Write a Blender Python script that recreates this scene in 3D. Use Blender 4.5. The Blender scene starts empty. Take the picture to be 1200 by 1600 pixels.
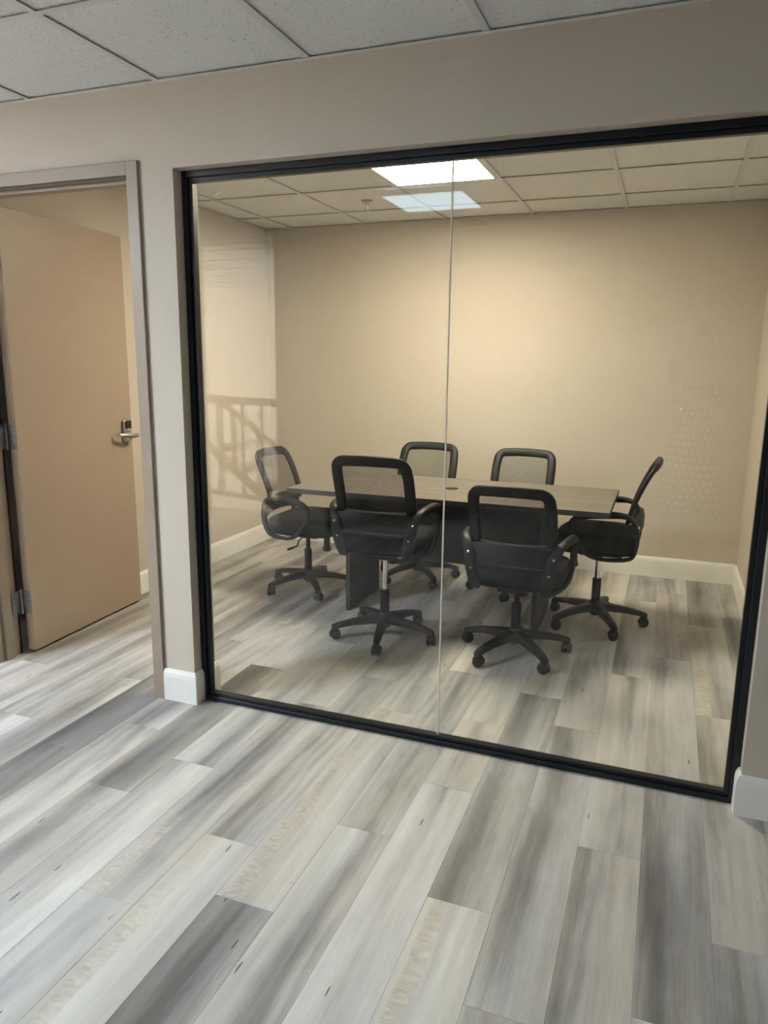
import bpy, bmesh, math, random
from math import sin, cos, pi, radians, sqrt, atan2
from mathutils import Vector, Matrix

S = bpy.context.scene
COL = S.collection
# ------------------------------------------------------------------ camera
CAM = Vector((1.7853, -2.5055, 1.4473)); YAW, PITCH, ROLL, FPX = 0.36218, -0.20210, 0.01074, 1148.2
def cam_matrix():
    cy, sy, cp, sp, cr, sr = cos(YAW), sin(YAW), cos(PITCH), sin(PITCH), cos(ROLL), sin(ROLL)
    fw = Vector((-sy*cp, cy*cp, sp)); rt = Vector((cy, sy, 0)); up = rt.cross(fw)
    r2 = rt*cr + up*sr; u2 = up*cr - rt*sr
    m = Matrix((r2, u2, -fw)).transposed().to_4x4(); m.translation = CAM
    return m
cd = bpy.data.cameras.new('camera'); cam = bpy.data.objects.new('camera', cd); COL.objects.link(cam)
cam.matrix_world = cam_matrix()
cd.sensor_fit = 'VERTICAL'; cd.sensor_height = 32.0; cd.lens = 32.0*FPX/1600; cd.clip_start = 0.005; cd.clip_end = 60
S.camera = cam
# ------------------------------------------------------------------ world, exposure, light strengths
w = bpy.data.worlds.new('world'); S.world = w; w.use_nodes = True
w.node_tree.nodes['Background'].inputs[0].default_value = (0.75, 0.85, 1, 1)
w.node_tree.nodes['Background'].inputs[1].default_value = 0.3
S.view_settings.view_transform = 'Standard'; S.view_settings.look = 'None'
S.view_settings.exposure = 0.0; S.view_settings.gamma = 1.0; S.view_settings.use_curve_mapping = False
ROOM_PANEL = ((1.0, 0.89, 0.66), 72.0)      # ceiling panel of the meeting room
HALL_PANEL = ((0.60, 0.84, 1.0), 11.0)       # dim cool panel over the hall
SIDE_FILL = ((0.79, 0.90, 1.0), 195.0)      # added unseen panel further left, fills the hall front with light
STAIR_FILL = ((1.0, 0.95, 0.86), 40.0)     # added unseen panels brightening the stair hall
DAYLIGHT_FILL = ((0.97, 0.97, 1.0), 115.0)        # added glowing window that brightens the stairwell wall
S.cycles.use_denoising = True
S.cycles.max_bounces = 10; S.cycles.diffuse_bounces = 6; S.cycles.transparent_max_bounces = 40
S.cycles.caustics_reflective = False; S.cycles.caustics_refractive = False

# ------------------------------------------------------------------ node helpers
def rgba(c): return (c[0], c[1], c[2], 1.0)
def new_mat(name):
    m = bpy.data.materials.new(name); m.use_nodes = True
    nt = m.node_tree; return m, nt, nt.nodes['Principled BSDF']
def N(nt, t, **kw):
    n = nt.nodes.new(t)
    for k, v in kw.items():
        if k == 'ins':
            for i, val in v.items(): n.inputs[i].default_value = val
        else: setattr(n, k, v)
    return n
def L(nt, a, b): nt.links.new(a, b)
def math_n(nt, op, a, b=None, c=None, clamp=False):
    n = nt.nodes.new('ShaderNodeMath'); n.operation = op; n.use_clamp = clamp
    for i, v in enumerate((a, b, c)):
        if v is None: continue
        if hasattr(v, 'links'): nt.links.new(v, n.inputs[i])
        else: n.inputs[i].default_value = v
    return n.outputs[0]
def ramp(nt, fac, stops, interp='LINEAR'):
    n = nt.nodes.new('ShaderNodeValToRGB'); cr = n.color_ramp; cr.interpolation = interp
    while len(cr.elements) < len(stops): cr.elements.new(0.5)
    for e, (p, c) in zip(cr.elements, stops): e.position = p; e.color = rgba(c)
    nt.links.new(fac, n.inputs[0]); return n.outputs[0]
def mix_c(nt, fac, a, b, mode='MIX'):
    n = nt.nodes.new('ShaderNodeMix'); n.data_type = 'RGBA'; n.blend_type = mode
    for i, v in ((0, fac), (6, a), (7, b)):
        if hasattr(v, 'links'): nt.links.new(v, n.inputs[i])
        else: n.inputs[i].default_value = v if i == 0 else rgba(v)
    return n.outputs[2]
def noise(nt, vec, scale, detail=2, rough=0.5, dist=0.0):
    n = nt.nodes.new('ShaderNodeTexNoise'); n.inputs['Scale'].default_value = scale
    n.inputs['Detail'].default_value = detail; n.inputs['Roughness'].default_value = rough
    n.inputs['Distortion'].default_value = dist
    if vec is not None: nt.links.new(vec, n.inputs['Vector'])
    return n.outputs['Fac']
def bump(nt, bsdf, h, strength, dist=0.01):
    b = nt.nodes.new('ShaderNodeBump'); b.inputs['Strength'].default_value = strength; b.inputs['Distance'].default_value = dist
    nt.links.new(h, b.inputs['Height']); nt.links.new(b.outputs[0], bsdf.inputs['Normal'])
def objco(nt): return nt.nodes.new('ShaderNodeTexCoord').outputs['Object']
def posn(nt): return nt.nodes.new('ShaderNodeNewGeometry').outputs['Position']

def plain(name, col, rough=0.5, metal=0.0, var=0.06, vscale=8, bscale=0, bstr=0.1, bdist=0.002, spec=0.5):
    m, nt, b = new_mat(name)
    co = posn(nt)
    f = noise(nt, co, vscale, 4)
    lo = [c*(1-var) for c in col]; hi = [min(1, c*(1+var)) for c in col]
    L(nt, ramp(nt, f, [(0.3, lo), (0.7, hi)]), b.inputs['Base Color'])
    b.inputs['Roughness'].default_value = rough; b.inputs['Metallic'].default_value = metal
    b.inputs['Specular IOR Level'].default_value = spec
    if bscale: bump(nt, b, noise(nt, co, bscale, 3, 0.6), bstr, bdist)
    return m

M = {}
M['paint'] = plain('greige_wall_paint', (0.56, 0.505, 0.435), 0.62, var=0.02, vscale=2.5, bscale=95, bstr=0.35, bdist=0.002, spec=0.35)
M['trimwhite'] = plain('white_trim_paint', (0.83, 0.83, 0.80), 0.35, var=0.02, vscale=10)
M['taupe'] = plain('taupe_door_paint', (0.375, 0.295, 0.225), 0.42, var=0.025, vscale=3, bscale=260, bstr=0.06, bdist=0.001)
M['frame_taupe'] = plain('darker_taupe_frame_paint', (0.28, 0.226, 0.178), 0.42, var=0.025, vscale=3, bscale=260, bstr=0.06, bdist=0.001)
M['blackmetal'] = plain('black_satin_aluminium', (0.006, 0.008, 0.012), 0.34, var=0.1, spec=0.4)
M['steel'] = plain('brushed_satin_steel', (0.55, 0.54, 0.52), 0.30, metal=1.0, var=0.08, vscale=60)
M['hinge'] = plain('dull_hinge_steel', (0.34, 0.34, 0.34), 0.42, metal=1.0, var=0.1, vscale=60)
M['chrome'] = plain('chrome', (0.75, 0.75, 0.75), 0.12, metal=1.0, var=0.02)
M['gloss_black'] = plain('gloss_black_plastic', (0.008, 0.008, 0.009), 0.12)
M['plastic'] = plain('black_plastic', (0.006, 0.0065, 0.008), 0.5, var=0.12, vscale=40, spec=0.35)
M['grid'] = plain('ceiling_grid_white', (0.70, 0.70, 0.69), 0.45, var=0.02)
M['slab'] = plain('dark_plenum', (0.05, 0.05, 0.05), 0.9)
M['subfloor'] = plain('dark_underlay', (0.10, 0.095, 0.09), 0.8)
M['seam'] = plain('clear_joint_strip', (0.75, 0.74, 0.66), 0.35, var=0.03)
M['tape'] = plain('frosted_tape', (0.85, 0.85, 0.83), 0.5)
M['skin'] = plain('skin', (0.58, 0.36, 0.26), 0.5, var=0.05, vscale=30)
M['hair'] = plain('dark_brown_hair', (0.05, 0.03, 0.02), 0.5, var=0.3, vscale=80, bscale=200, bstr=0.4)
M['shoe'] = plain('black_shoe', (0.02, 0.02, 0.02), 0.4)
M['lip'] = plain('lips', (0.45, 0.16, 0.14), 0.4)
M['eye'] = plain('eye_dark', (0.03, 0.02, 0.015), 0.2)
M['darkcloth'] = plain('charcoal_cloth', (0.009, 0.009, 0.010), 0.9, var=0.15, vscale=120, bscale=600, bstr=0.08, bdist=0.0005, spec=0.25)

def ceiling_tile_mat():
    m, nt, b = new_mat('mineral_fibre_tile'); co = posn(nt)
    oi = nt.nodes.new('ShaderNodeObjectInfo')
    v = N(nt, 'ShaderNodeTexVoronoi', ins={'Scale': 95.0, 'Randomness': 1.0}); L(nt, co, v.inputs['Vector'])
    sel = noise(nt, co, 55, 2)
    pin = math_n(nt, 'MULTIPLY', math_n(nt, 'LESS_THAN', v.outputs['Distance'], 0.24), math_n(nt, 'GREATER_THAN', sel, 0.54))
    fis = math_n(nt, 'GREATER_THAN', noise(nt, co, 140, 3, 0.7, 1.2), 0.66)
    pit = math_n(nt, 'MAXIMUM', pin, math_n(nt, 'MULTIPLY', fis, 0.55))
    base = mix_c(nt, math_n(nt, 'MULTIPLY', oi.outputs['Random'], 0.35), (0.82, 0.83, 0.82), (0.77, 0.78, 0.77))
    base = mix_c(nt, math_n(nt, 'MULTIPLY', noise(nt, co, 25, 4), 0.25), base, (0.68, 0.68, 0.66))
    L(nt, mix_c(nt, math_n(nt, 'MULTIPLY', pit, 0.62), base, (0.20, 0.19, 0.175)), b.inputs['Base Color'])
    b.inputs['Roughness'].default_value = 0.9; b.inputs['Specular IOR Level'].default_value = 0.2
    bump(nt, b, math_n(nt, 'SUBTRACT', noise(nt, co, 120, 3), pit), 0.35, 0.002)
    return m
M['tile'] = ceiling_tile_mat()

def plank_mat():
    """vinyl plank: object colour = (tone, seed, curl, warmth)"""
    m, nt, b = new_mat('grey_oak_vinyl_plank')
    oi = nt.nodes.new('ShaderNodeObjectInfo'); sep = N(nt, 'ShaderNodeSeparateColor'); L(nt, oi.outputs['Color'], sep.inputs[0])
    tone, seed, curl = sep.outputs[0], sep.outputs[1], sep.outputs[2]; warm = oi.outputs['Alpha']
    p = N(nt, 'ShaderNodeSeparateXYZ'); L(nt, posn(nt), p.inputs[0])
    zoff = math_n(nt, 'MULTIPLY', seed, 97.0)
    def co(sx, sy, k=0.0):
        c = N(nt, 'ShaderNodeCombineXYZ')
        L(nt, math_n(nt, 'MULTIPLY', p.outputs[0], sx), c.inputs[0]); L(nt, math_n(nt, 'MULTIPLY', p.outputs[1], sy), c.inputs[1])
        L(nt, math_n(nt, 'ADD', zoff, k), c.inputs[2]); return c.outputs[0]
    broad = noise(nt, co(6.5, 0.6), 1.0, 2, 0.5, 0.4)
    streak = noise(nt, co(34, 1.3, 3.1), 1.0, 4, 0.6, 0.8)
    mott = noise(nt, co(18, 5, 7.7), 1.0, 4, 0.65, 0.4)
    # cathedral figure: distorted bands running along the board
    wv = N(nt, 'ShaderNodeTexWave', wave_type='RINGS', rings_direction='Z',
           ins={'Scale': 0.55, 'Distortion': 7.0, 'Detail': 3.0, 'Detail Scale': 1.1, 'Detail Roughness': 0.65})
    L(nt, co(13, 2.0, 1.9), wv.inputs['Vector'])
    fmask = math_n(nt, 'MULTIPLY', math_n(nt, 'SUBTRACT', noise(nt, co(9, 1.4, 11.0), 1.0, 2), 0.46), 5.0, clamp=True)
    fine = noise(nt, co(330, 7, 5.0), 1.0, 3, 0.6, 0.3)
    lx = N(nt, 'ShaderNodeSeparateXYZ'); L(nt, objco(nt), lx.inputs[0]); lx = lx.outputs[0]
    r1 = math_n(nt, 'FRACT', math_n(nt, 'MULTIPLY', seed, 17.31)); r2 = math_n(nt, 'FRACT', math_n(nt, 'MULTIPLY', seed, 41.77))
    wob = noise(nt, co(0.0, 1.6, 71.0), 1.0, 3, 0.6)
    cen = math_n(nt, 'ADD', math_n(nt, 'ADD', -0.085, math_n(nt, 'MULTIPLY', r1, 0.11)), math_n(nt, 'MULTIPLY', math_n(nt, 'SUBTRACT', wob, 0.5), 0.10))
    dxn = math_n(nt, 'DIVIDE', math_n(nt, 'SUBTRACT', lx, cen), math_n(nt, 'ADD', 0.026, math_n(nt, 'MULTIPLY', r2, 0.03)))
    band = math_n(nt, 'DIVIDE', 1.0, math_n(nt, 'ADD', 1.0, math_n(nt, 'POWER', math_n(nt, 'ABSOLUTE', dxn), 2.4)))
    along = math_n(nt, 'MULTIPLY', math_n(nt, 'SUBTRACT', noise(nt, co(2.0, 1.1, 81.0), 1.0, 2), 0.30), 2.6, clamp=True)
    band = math_n(nt, 'MULTIPLY', band, along)
    t = math_n(nt, 'ADD', tone, math_n(nt, 'MULTIPLY', math_n(nt, 'SUBTRACT', broad, 0.5), 0.95))
    t = math_n(nt, 'SUBTRACT', t, math_n(nt, 'MULTIPLY', band, math_n(nt, 'SUBTRACT', 0.78, math_n(nt, 'MULTIPLY', tone, 0.80))))
    t = math_n(nt, 'ADD', t, 0.085)
    t = math_n(nt, 'ADD', t, math_n(nt, 'MULTIPLY', math_n(nt, 'SUBTRACT', streak, 0.5), 0.26))
    t = math_n(nt, 'ADD', t, math_n(nt, 'MULTIPLY', math_n(nt, 'SUBTRACT', mott, 0.5), 0.26))
    t = math_n(nt, 'ADD', t, math_n(nt, 'MULTIPLY', math_n(nt, 'MULTIPLY', math_n(nt, 'SUBTRACT', wv.outputs['Fac'], 0.5), math_n(nt, 'MAXIMUM', fmask, band)), 0.13))
    t = math_n(nt, 'ADD', t, math_n(nt, 'MULTIPLY', math_n(nt, 'SUBTRACT', fine, 0.5), 0.28))
    cool = ramp(nt, t, [(0.0, (0.12, 0.122, 0.130)), (0.3, (0.25, 0.252, 0.262)), (0.55, (0.44, 0.444, 0.452)), (0.92, (0.66, 0.665, 0.66))])
    wrm = ramp(nt, t, [(0.0, (0.135, 0.125, 0.115)), (0.3, (0.275, 0.258, 0.238)), (0.55, (0.465, 0.447, 0.415)), (0.92, (0.68, 0.66, 0.615))])
    wf = math_n(nt, 'ADD', math_n(nt, 'MULTIPLY', math_n(nt, 'SUBTRACT', noise(nt, co(10, 1.0, 21.0), 1.0, 2), 0.5), 2.6), warm, clamp=True)
    c = mix_c(nt, wf, cool, wrm)
    # pale curly strip with cross ripples
    se = math_n(nt, 'MULTIPLY', math_n(nt, 'SUBTRACT', 0.027, math_n(nt, 'ABSOLUTE', math_n(nt, 'ADD', lx, math_n(nt, 'ADD', 0.049, math_n(nt, 'MULTIPLY', math_n(nt, 'SUBTRACT', wob, 0.5), 0.03))))), 150.0, clamp=True)
    ca = math_n(nt, 'MULTIPLY', math_n(nt, 'SUBTRACT', noise(nt, co(0.5, 1.5, 31.0), 1.0, 2), math_n(nt, 'SUBTRACT', 0.80, math_n(nt, 'MULTIPLY', curl, 0.50))), 6.0, clamp=True)
    cm = math_n(nt, 'MULTIPLY', se, ca)
    rip = noise(nt, co(14, 36, 41.0), 1.0, 4, 0.6, 1.6)
    c = mix_c(nt, math_n(nt, 'MULTIPLY', cm, 0.62), c, ramp(nt, rip, [(0.30, (0.36, 0.315, 0.27)), (0.52, (0.53, 0.49, 0.435)), (0.72, (0.66, 0.625, 0.57))]))
    # dark dashes
    vo = N(nt, 'ShaderNodeTexVoronoi', ins={'Scale': 1.0, 'Randomness': 1.0}); L(nt, co(30, 4.2, 51.0), vo.inputs['Vector'])
    dash = math_n(nt, 'MULTIPLY', math_n(nt, 'LESS_THAN', vo.outputs['Distance'], 0.085), math_n(nt, 'GREATER_THAN', noise(nt, co(8, 2, 61.0), 1.0, 1), 0.56))
    c = mix_c(nt, math_n(nt, 'MULTIPLY', dash, 0.8), c, (0.07, 0.06, 0.05))
    L(nt, c, b.inputs['Base Color'])
    L(nt, math_n(nt, 'ADD', 0.40, math_n(nt, 'MULTIPLY', fine, 0.2)), b.inputs['Roughness'])
    b.inputs['Specular IOR Level'].default_value = 0.42
    bump(nt, b, fine, 0.18, 0.001)
    return m
M['plank'] = plank_mat()

def table_mat():
    m, nt, b = new_mat('grey_brown_woodgrain_laminate')
    p = N(nt, 'ShaderNodeSeparateXYZ'); L(nt, posn(nt), p.inputs[0])
    def co(sx, sy, sz=3):
        c = N(nt, 'ShaderNodeCombineXYZ')
        for i, s in enumerate((sx, sy, sz)): L(nt, math_n(nt, 'MULTIPLY', p.outputs[i], s), c.inputs[i])
        return c.outputs[0]
    t = math_n(nt, 'ADD', math_n(nt, 'MULTIPLY', noise(nt, co(1.2, 14), 1, 4, 0.6, 0.6), 0.65), math_n(nt, 'MULTIPLY', noise(nt, co(4, 120), 1, 3), 0.35))
    L(nt, ramp(nt, t, [(0.28, (0.078, 0.066, 0.058)), (0.5, (0.145, 0.127, 0.112)), (0.72, (0.215, 0.193, 0.170))]), b.inputs['Base Color'])
    b.inputs['Roughness'].default_value = 0.38
    return m
M['tabletop'] = table_mat()
M['tableedge'] = plain('shaded_edge_band', (0.05, 0.048, 0.046), 0.5)  # shade on the table edge put into the colour
M['tablepanel'] = plain('espresso_laminate_panel', (0.012, 0.012, 0.013), 0.5, var=0.15, vscale=20)

def glass_mat():
    """clear float glass: Fresnel reflection over straight transmission, each face counted once"""
    m, nt, b = new_mat('clear_glass'); nt.nodes.remove(b)
    g = nt.nodes.new('ShaderNodeNewGeometry')
    d = N(nt, 'ShaderNodeVectorMath', operation='DOT_PRODUCT'); L(nt, g.outputs['Incoming'], d.inputs[0]); L(nt, g.outputs['Normal'], d.inputs[1])
    c = math_n(nt, 'ABSOLUTE', d.outputs['Value'])
    om = math_n(nt, 'SUBTRACT', 1.0, c)
    f = math_n(nt, 'ADD', 0.026, math_n(nt, 'MULTIPLY', 0.97, math_n(nt, 'POWER', om, 5.0)))
    t = N(nt, 'ShaderNodeBsdfTransparent'); t.inputs[0].default_value = (0.975, 0.982, 0.972, 1)
    r = N(nt, 'ShaderNodeBsdfGlossy'); r.inputs['Roughness'].default_value = 0.0; r.inputs[0].default_value = (1, 1, 1, 1)
    mx = N(nt, 'ShaderNodeMixShader'); L(nt, f, mx.inputs[0]); L(nt, t.outputs[0], mx.inputs[1]); L(nt, r.outputs[0], mx.inputs[2])
    L(nt, mx.outputs[0], nt.nodes['Material Output'].inputs['Surface'])
    return m
M['glass'] = glass_mat()

def mesh_fabric_mat():
    """black open-weave chair mesh: small round holes let the background through"""
    m, nt, b = new_mat('black_mesh_fabric')
    uv = nt.nodes.new('ShaderNodeTexCoord').outputs['Object']
    s = N(nt, 'ShaderNodeSeparateXYZ'); L(nt, uv, s.inputs[0])
    K = 2*pi/0.0062
    a = math_n(nt, 'SINE', math_n(nt, 'MULTIPLY', math_n(nt, 'ADD', s.outputs[0], s.outputs[2]), K*0.72))
    c = math_n(nt, 'SINE', math_n(nt, 'MULTIPLY', math_n(nt, 'SUBTRACT', s.outputs[0], s.outputs[2]), K*0.72))
    hole = math_n(nt, 'GREATER_THAN', math_n(nt, 'MULTIPLY', a, c), -0.02)
    b.inputs['Base Color'].default_value = (0.012, 0.012, 0.013, 1); b.inputs['Roughness'].default_value = 0.6
    t = N(nt, 'ShaderNodeBsdfTransparent')
    mx = N(nt, 'ShaderNodeMixShader'); L(nt, hole, mx.inputs[0]); L(nt, b.outputs[0], mx.inputs[1]); L(nt, t.outputs[0], mx.inputs[2])
    L(nt, mx.outputs[0], nt.nodes['Material Output'].inputs['Surface'])
    return m
M['mesh'] = mesh_fabric_mat()

def emis(name, spec):
    m, nt, b = new_mat(name); nt.nodes.remove(b)
    e = N(nt, 'ShaderNodeEmission'); e.inputs[0].default_value = rgba(spec[0]); e.inputs[1].default_value = spec[1]
    L(nt, e.outputs[0], nt.nodes['Material Output'].inputs['Surface']); return m
M['room_panel'] = emis('lit_room_diffuser', ROOM_PANEL); M['hall_panel'] = emis('lit_hall_diffuser', HALL_PANEL)
M['daylight_fill'] = emis('daylight_fill_pane', DAYLIGHT_FILL); M['side_fill'] = emis('side_fill_diffuser', SIDE_FILL); M['stair_fill'] = emis('stair_fill_diffuser', STAIR_FILL)

def dress_mat():
    m, nt, b = new_mat('polka_dot_dress')
    co = objco(nt); s = N(nt, 'ShaderNodeSeparateXYZ'); L(nt, co, s.inputs[0])
    ang = math_n(nt, 'ARCTAN2', s.outputs[0], s.outputs[1])
    u = math_n(nt, 'MULTIPLY', ang, 22/(2*pi)); v = math_n(nt, 'MULTIPLY', s.outputs[2], 20.0)
    row = math_n(nt, 'FLOOR', v); u = math_n(nt, 'ADD', u, math_n(nt, 'MULTIPLY', math_n(nt, 'MODULO', row, 2.0), 0.5))
    fu = math_n(nt, 'SUBTRACT', math_n(nt, 'FRACT', u), 0.5); fv = math_n(nt, 'SUBTRACT', math_n(nt, 'FRACT', v), 0.5)
    d = math_n(nt, 'SQRT', math_n(nt, 'ADD', math_n(nt, 'MULTIPLY', fu, fu), math_n(nt, 'MULTIPLY', fv, fv)))
    L(nt, mix_c(nt, math_n(nt, 'LESS_THAN', d, 0.27), (0.05, 0.03, 0.025), (0.85, 0.82, 0.78)), b.inputs['Base Color'])
    b.inputs['Roughness'].default_value = 0.85
    return m
M['dress'] = dress_mat()

# ------------------------------------------------------------------ mesh helpers
def box(bm, x0, x1, y0, y1, z0, z1, bev=0.0, seg=1):
    r = bmesh.ops.create_cube(bm, size=1.0)
    vs = r['verts']
    for v in vs:
        v.co = Vector(((x0+x1)/2 + v.co.x*(x1-x0), (y0+y1)/2 + v.co.y*(y1-y0), (z0+z1)/2 + v.co.z*(z1-z0)))
    if bev > 0:
        es = {e for v in vs for e in v.link_edges}
        bmesh.ops.bevel(bm, geom=list(es), offset=bev, segments=seg, affect='EDGES', profile=0.5)
    return bm
def loft(bm, rings, closed=False, cap=True):
    R = [[bm.verts.new(p) for p in ring] for ring in rings]
    n = len(R[0]); m = len(R)
    for i in range(m if closed else m-1):
        a, b = R[i], R[(i+1) % m]
        for j in range(n):
            bm.faces.new((a[j], a[(j+1) % n], b[(j+1) % n], b[j]))
    if cap and not closed:
        bm.faces.new(list(reversed(R[0]))); bm.faces.new(R[-1])
    return bm
def tube(bm, pts, ra, rb=None, n=10, closed=False, ref=Vector((0, 0, 1)), box_like=1.0):
    """swept ellipse; ra across (along tangent x ref), rb along ref"""
    pts = [Vector(p) for p in pts]; m = len(pts); rings = []
    for i in range(m):
        if closed: t = pts[(i+1) % m] - pts[i-1]
        else: t = pts[min(i+1, m-1)] - pts[max(i-1, 0)]
        t.normalize(); a = t.cross(ref); a.normalize(); b2 = a.cross(t); b2.normalize()
        A = ra[i] if isinstance(ra, (list, tuple)) else ra
        B = A if rb is None else (rb[i] if isinstance(rb, (list, tuple)) else rb)
        ring = []
        for k in range(n):
            th = 2*pi*(k+0.5)/n; c, s = cos(th), sin(th)
            if box_like != 1.0:
                c = math.copysign(abs(c)**box_like, c); s = math.copysign(abs(s)**box_like, s)
            ring.append(pts[i] + a*A*c + b2*B*s)
        rings.append(ring)
    return loft(bm, rings, closed)
def lathe(bm, prof, c=(0, 0, 0), n=20, axis='Z'):
    rings = []
    for r, h in prof:
        ring = []
        for k in range(n):
            t = 2*pi*k/n; x, y = r*cos(t), r*sin(t)
            q = {'Z': (x, y, h), 'X': (h, x, y), 'Y': (y, h, x)}[axis]
            ring.append(Vector(q)+Vector(c))
        rings.append(ring)
    return loft(bm, rings)
def smooth_path(pts, k=6, closed=False):
    P = [Vector(p) for p in pts]; n = len(P); out = []
    rng = range(n) if closed else range(n-1)
    for i in rng:
        if closed: p0, p1, p2, p3 = P[i-1], P[i], P[(i+1) % n], P[(i+2) % n]
        else: p0, p1, p2, p3 = P[max(i-1, 0)], P[i], P[i+1], P[min(i+2, n-1)]
        for j in range(k):
            t = j/k
            out.append(0.5*((2*p1)+(p2-p0)*t+(2*p0-5*p1+4*p2-p3)*t*t+(3*p1-p0-3*p2+p3)*t**3))
    if not closed: out.append(P[-1])
    return out
def mesh(name, bm, mat, smooth=None):
    bmesh.ops.recalc_face_normals(bm, faces=bm.faces)
    me = bpy.data.meshes.new(name)
    if smooth is not None:
        for f in bm.faces: f.smooth = True
    bm.to_mesh(me); bm.free()
    if smooth is not None: me.set_sharp_from_angle(angle=radians(smooth))
    for mm in (mat if isinstance(mat, (list, tuple)) else [mat]): me.materials.append(M[mm])
    return me
def link(name, me, parent=None, loc=(0, 0, 0), rot=(0, 0, 0)):
    o = bpy.data.objects.new(name, me); COL.objects.link(o); o.location = loc; o.rotation_euler = rot
    if parent is not None: o.parent = parent
    return o
def obj(name, bm, mat, parent=None, loc=(0, 0, 0), rot=(0, 0, 0), smooth=None):
    return link(name, mesh(name, bm, mat, smooth), parent, loc, rot)
def empty(name, loc=(0, 0, 0), rotz=0):
    o = bpy.data.objects.new(name, None); COL.objects.link(o); o.location = loc; o.rotation_euler = (0, 0, rotz)
    o.empty_display_size = 0.1; return o
def tag(o, label=None, cat=None, group=None, kind=None):
    for k, v in (('label', label), ('category', cat), ('group', group), ('kind', kind)):
        if v: o[k] = v
    return o
def struct(o, label, cat='structure'): return tag(o, label, cat, kind='structure')
NB = bmesh.new
def one_box(*a, **k): return box(NB(), *a, **k)

# ------------------------------------------------------------------ measures
H = 2.432                    # ceiling
XL, XR, YB = -1.205, 2.31, 2.773   # meeting room: left, right, back wall
YF, YI = -0.054, 0.078       # faces of the partition wall
OX0, OX1, OZ = 0.003, 2.112, 2.142  # glazed opening
HX0, HX1, HYB = -4.6, 4.2, -3.25    # hall

# ------------------------------------------------------------------ floor: every plank laid
fl = obj('floor', box(box(NB(), HX0-.1, HX1+.1, -3.62, YB+.1, -0.05, -0.003), -1.0, 2.1, -6.55, -3.6, -0.0501, -0.0031), 'subfloor')
struct(fl, 'grey wood-look plank floor running through hall and meeting room', 'floor')
PW, PL = 0.182, 1.22
JOINTS = {0: [0.65, 1.815, -0.69], 1: [1.248, 2.41, -0.992], 2: [0.95, -0.42], 3: [1.70, 0.33, -1.10], 4: [0.58, -0.797],
          5: [0.243, -0.265], 6: [-0.593, 0.70], 7: [-1.006, 0.20], 8: [-0.787, 0.48], 9: [0.125, -1.123], 10: [-0.46, 0.82],
          11: [-0.698, 0.40], 12: [0.96, -0.30], 13: [-0.542, 0.64], 14: [0.05], 15: [-0.416]}
# (column, a y inside the plank): tone, curl, warmth overrides read from the photograph
SPECIAL = {(7, -1.2): (0.30, 0, 0.1), (8, -1.0): (0.56, 1.0, 0.75), (8, -0.5): (0.5, 0.4, 0.5), (4, -0.9): (0.60, 0.95, 0.65), (4, -0.3): (0.42, 0, 0.3),
           (5, -0.5): (0.62, 0, 0.2), (5, 0.0): (0.56, 0.3, 0.8), (6, -0.4): (0.5, 0.2, 0.6), (6, -0.9): (0.50, 0, 0.4), (7, -0.5): (0.5, 0.85, 0.7),
           (9, -0.5): (0.46, 0.75, 0.55), (9, -1.3): (0.5, 0, 0.1), (10, -0.2): (0.5, 0.2, 0.2), (11, -0.2): (0.34, 0, 0.2), (10, -0.8): (0.52, 0, 0.2), (12, -0.7): (0.52, 0.2, 0.55),
           (13, 0.0): (0.33, 0, 0.2), (13, -0.8): (0.38, 0, 0.2), (14, -0.4): (0.5, 0, 0.6), (1, -0.2): (0.36, 0, 0.3), (1, -1.2): (0.56, 0, 0.3),
           (2, -0.8): (0.50, 0.2, 0.75), (2, 0.2): (0.52, 0.5, 0.5), (0, -0.2): (0.44, 0, 0.7), (0, -0.9): (0.50, 0, 0.4), (3, -0.4): (0.46, 0, 0.25),
           (0, 1.0): (0.50, 0.9, 0.75), (1, 0.8): (0.44, 0, 0.3), (1, 1.6): (0.48, 0.3, 0.5), (5, 0.8): (0.52, 0.4, 0.5), (2, 0.6): (0.52, 0, 0.5)}
rng = random.Random(11)
plank_me = mesh('plank', box(NB(), -PW/2+.0002, PW/2-.0002, -0.5, 0.5, -0.004, 0.0, 0.0005), 'plank')
col_lo = int(math.floor((HX0-2.006)/PW)); col_hi = int(math.ceil((HX1-2.006)/PW))
for ci in range(col_lo, col_hi):
    k = -ci                                          # columns counted leftwards from the strip starting at x = 2.006
    x0 = 2.006 + ci*PW; xc = x0 + PW/2
    ys, ye = ((-6.5 if -1.0 < xc < 2.1 else -3.3) if xc > -1.35 else -3.6), (YB if XL-0.1 < xc < XR+0.1 else 0.0)
    js = sorted(JOINTS.get(k, [rng.uniform(-0.6, 0.6)]))
    while js[0] > ys: js.insert(0, js[0]-PL)
    while js[-1] < ye: js.append(js[-1]+PL)
    for a, b in zip(js[:-1], js[1:]):
        a2, b2 = max(a, ys), min(b, ye)
        tone, curl, warm = rng.gauss(0.49, 0.055), rng.choice([0, 0, 0.2, 0.35, 0.55]), rng.uniform(0.15, 0.75)
        for (kk, yy), sp in SPECIAL.items():
            if kk == k and a <= yy < b: tone, curl, warm = sp
        if k >= 11: tone -= .09; warm = min(1, warm+.2)  # left columns darkened and warmed in colour to offset the side lamp's light
        seed = rng.random()
        if b2-a2 < 0.02: continue
        o = link('plank', plank_me, fl, (xc, (a2+b2)/2, 0)); o.scale = (1, b2-a2-.0005, 1)
        o.color = (tone, seed, curl, warm)

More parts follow.
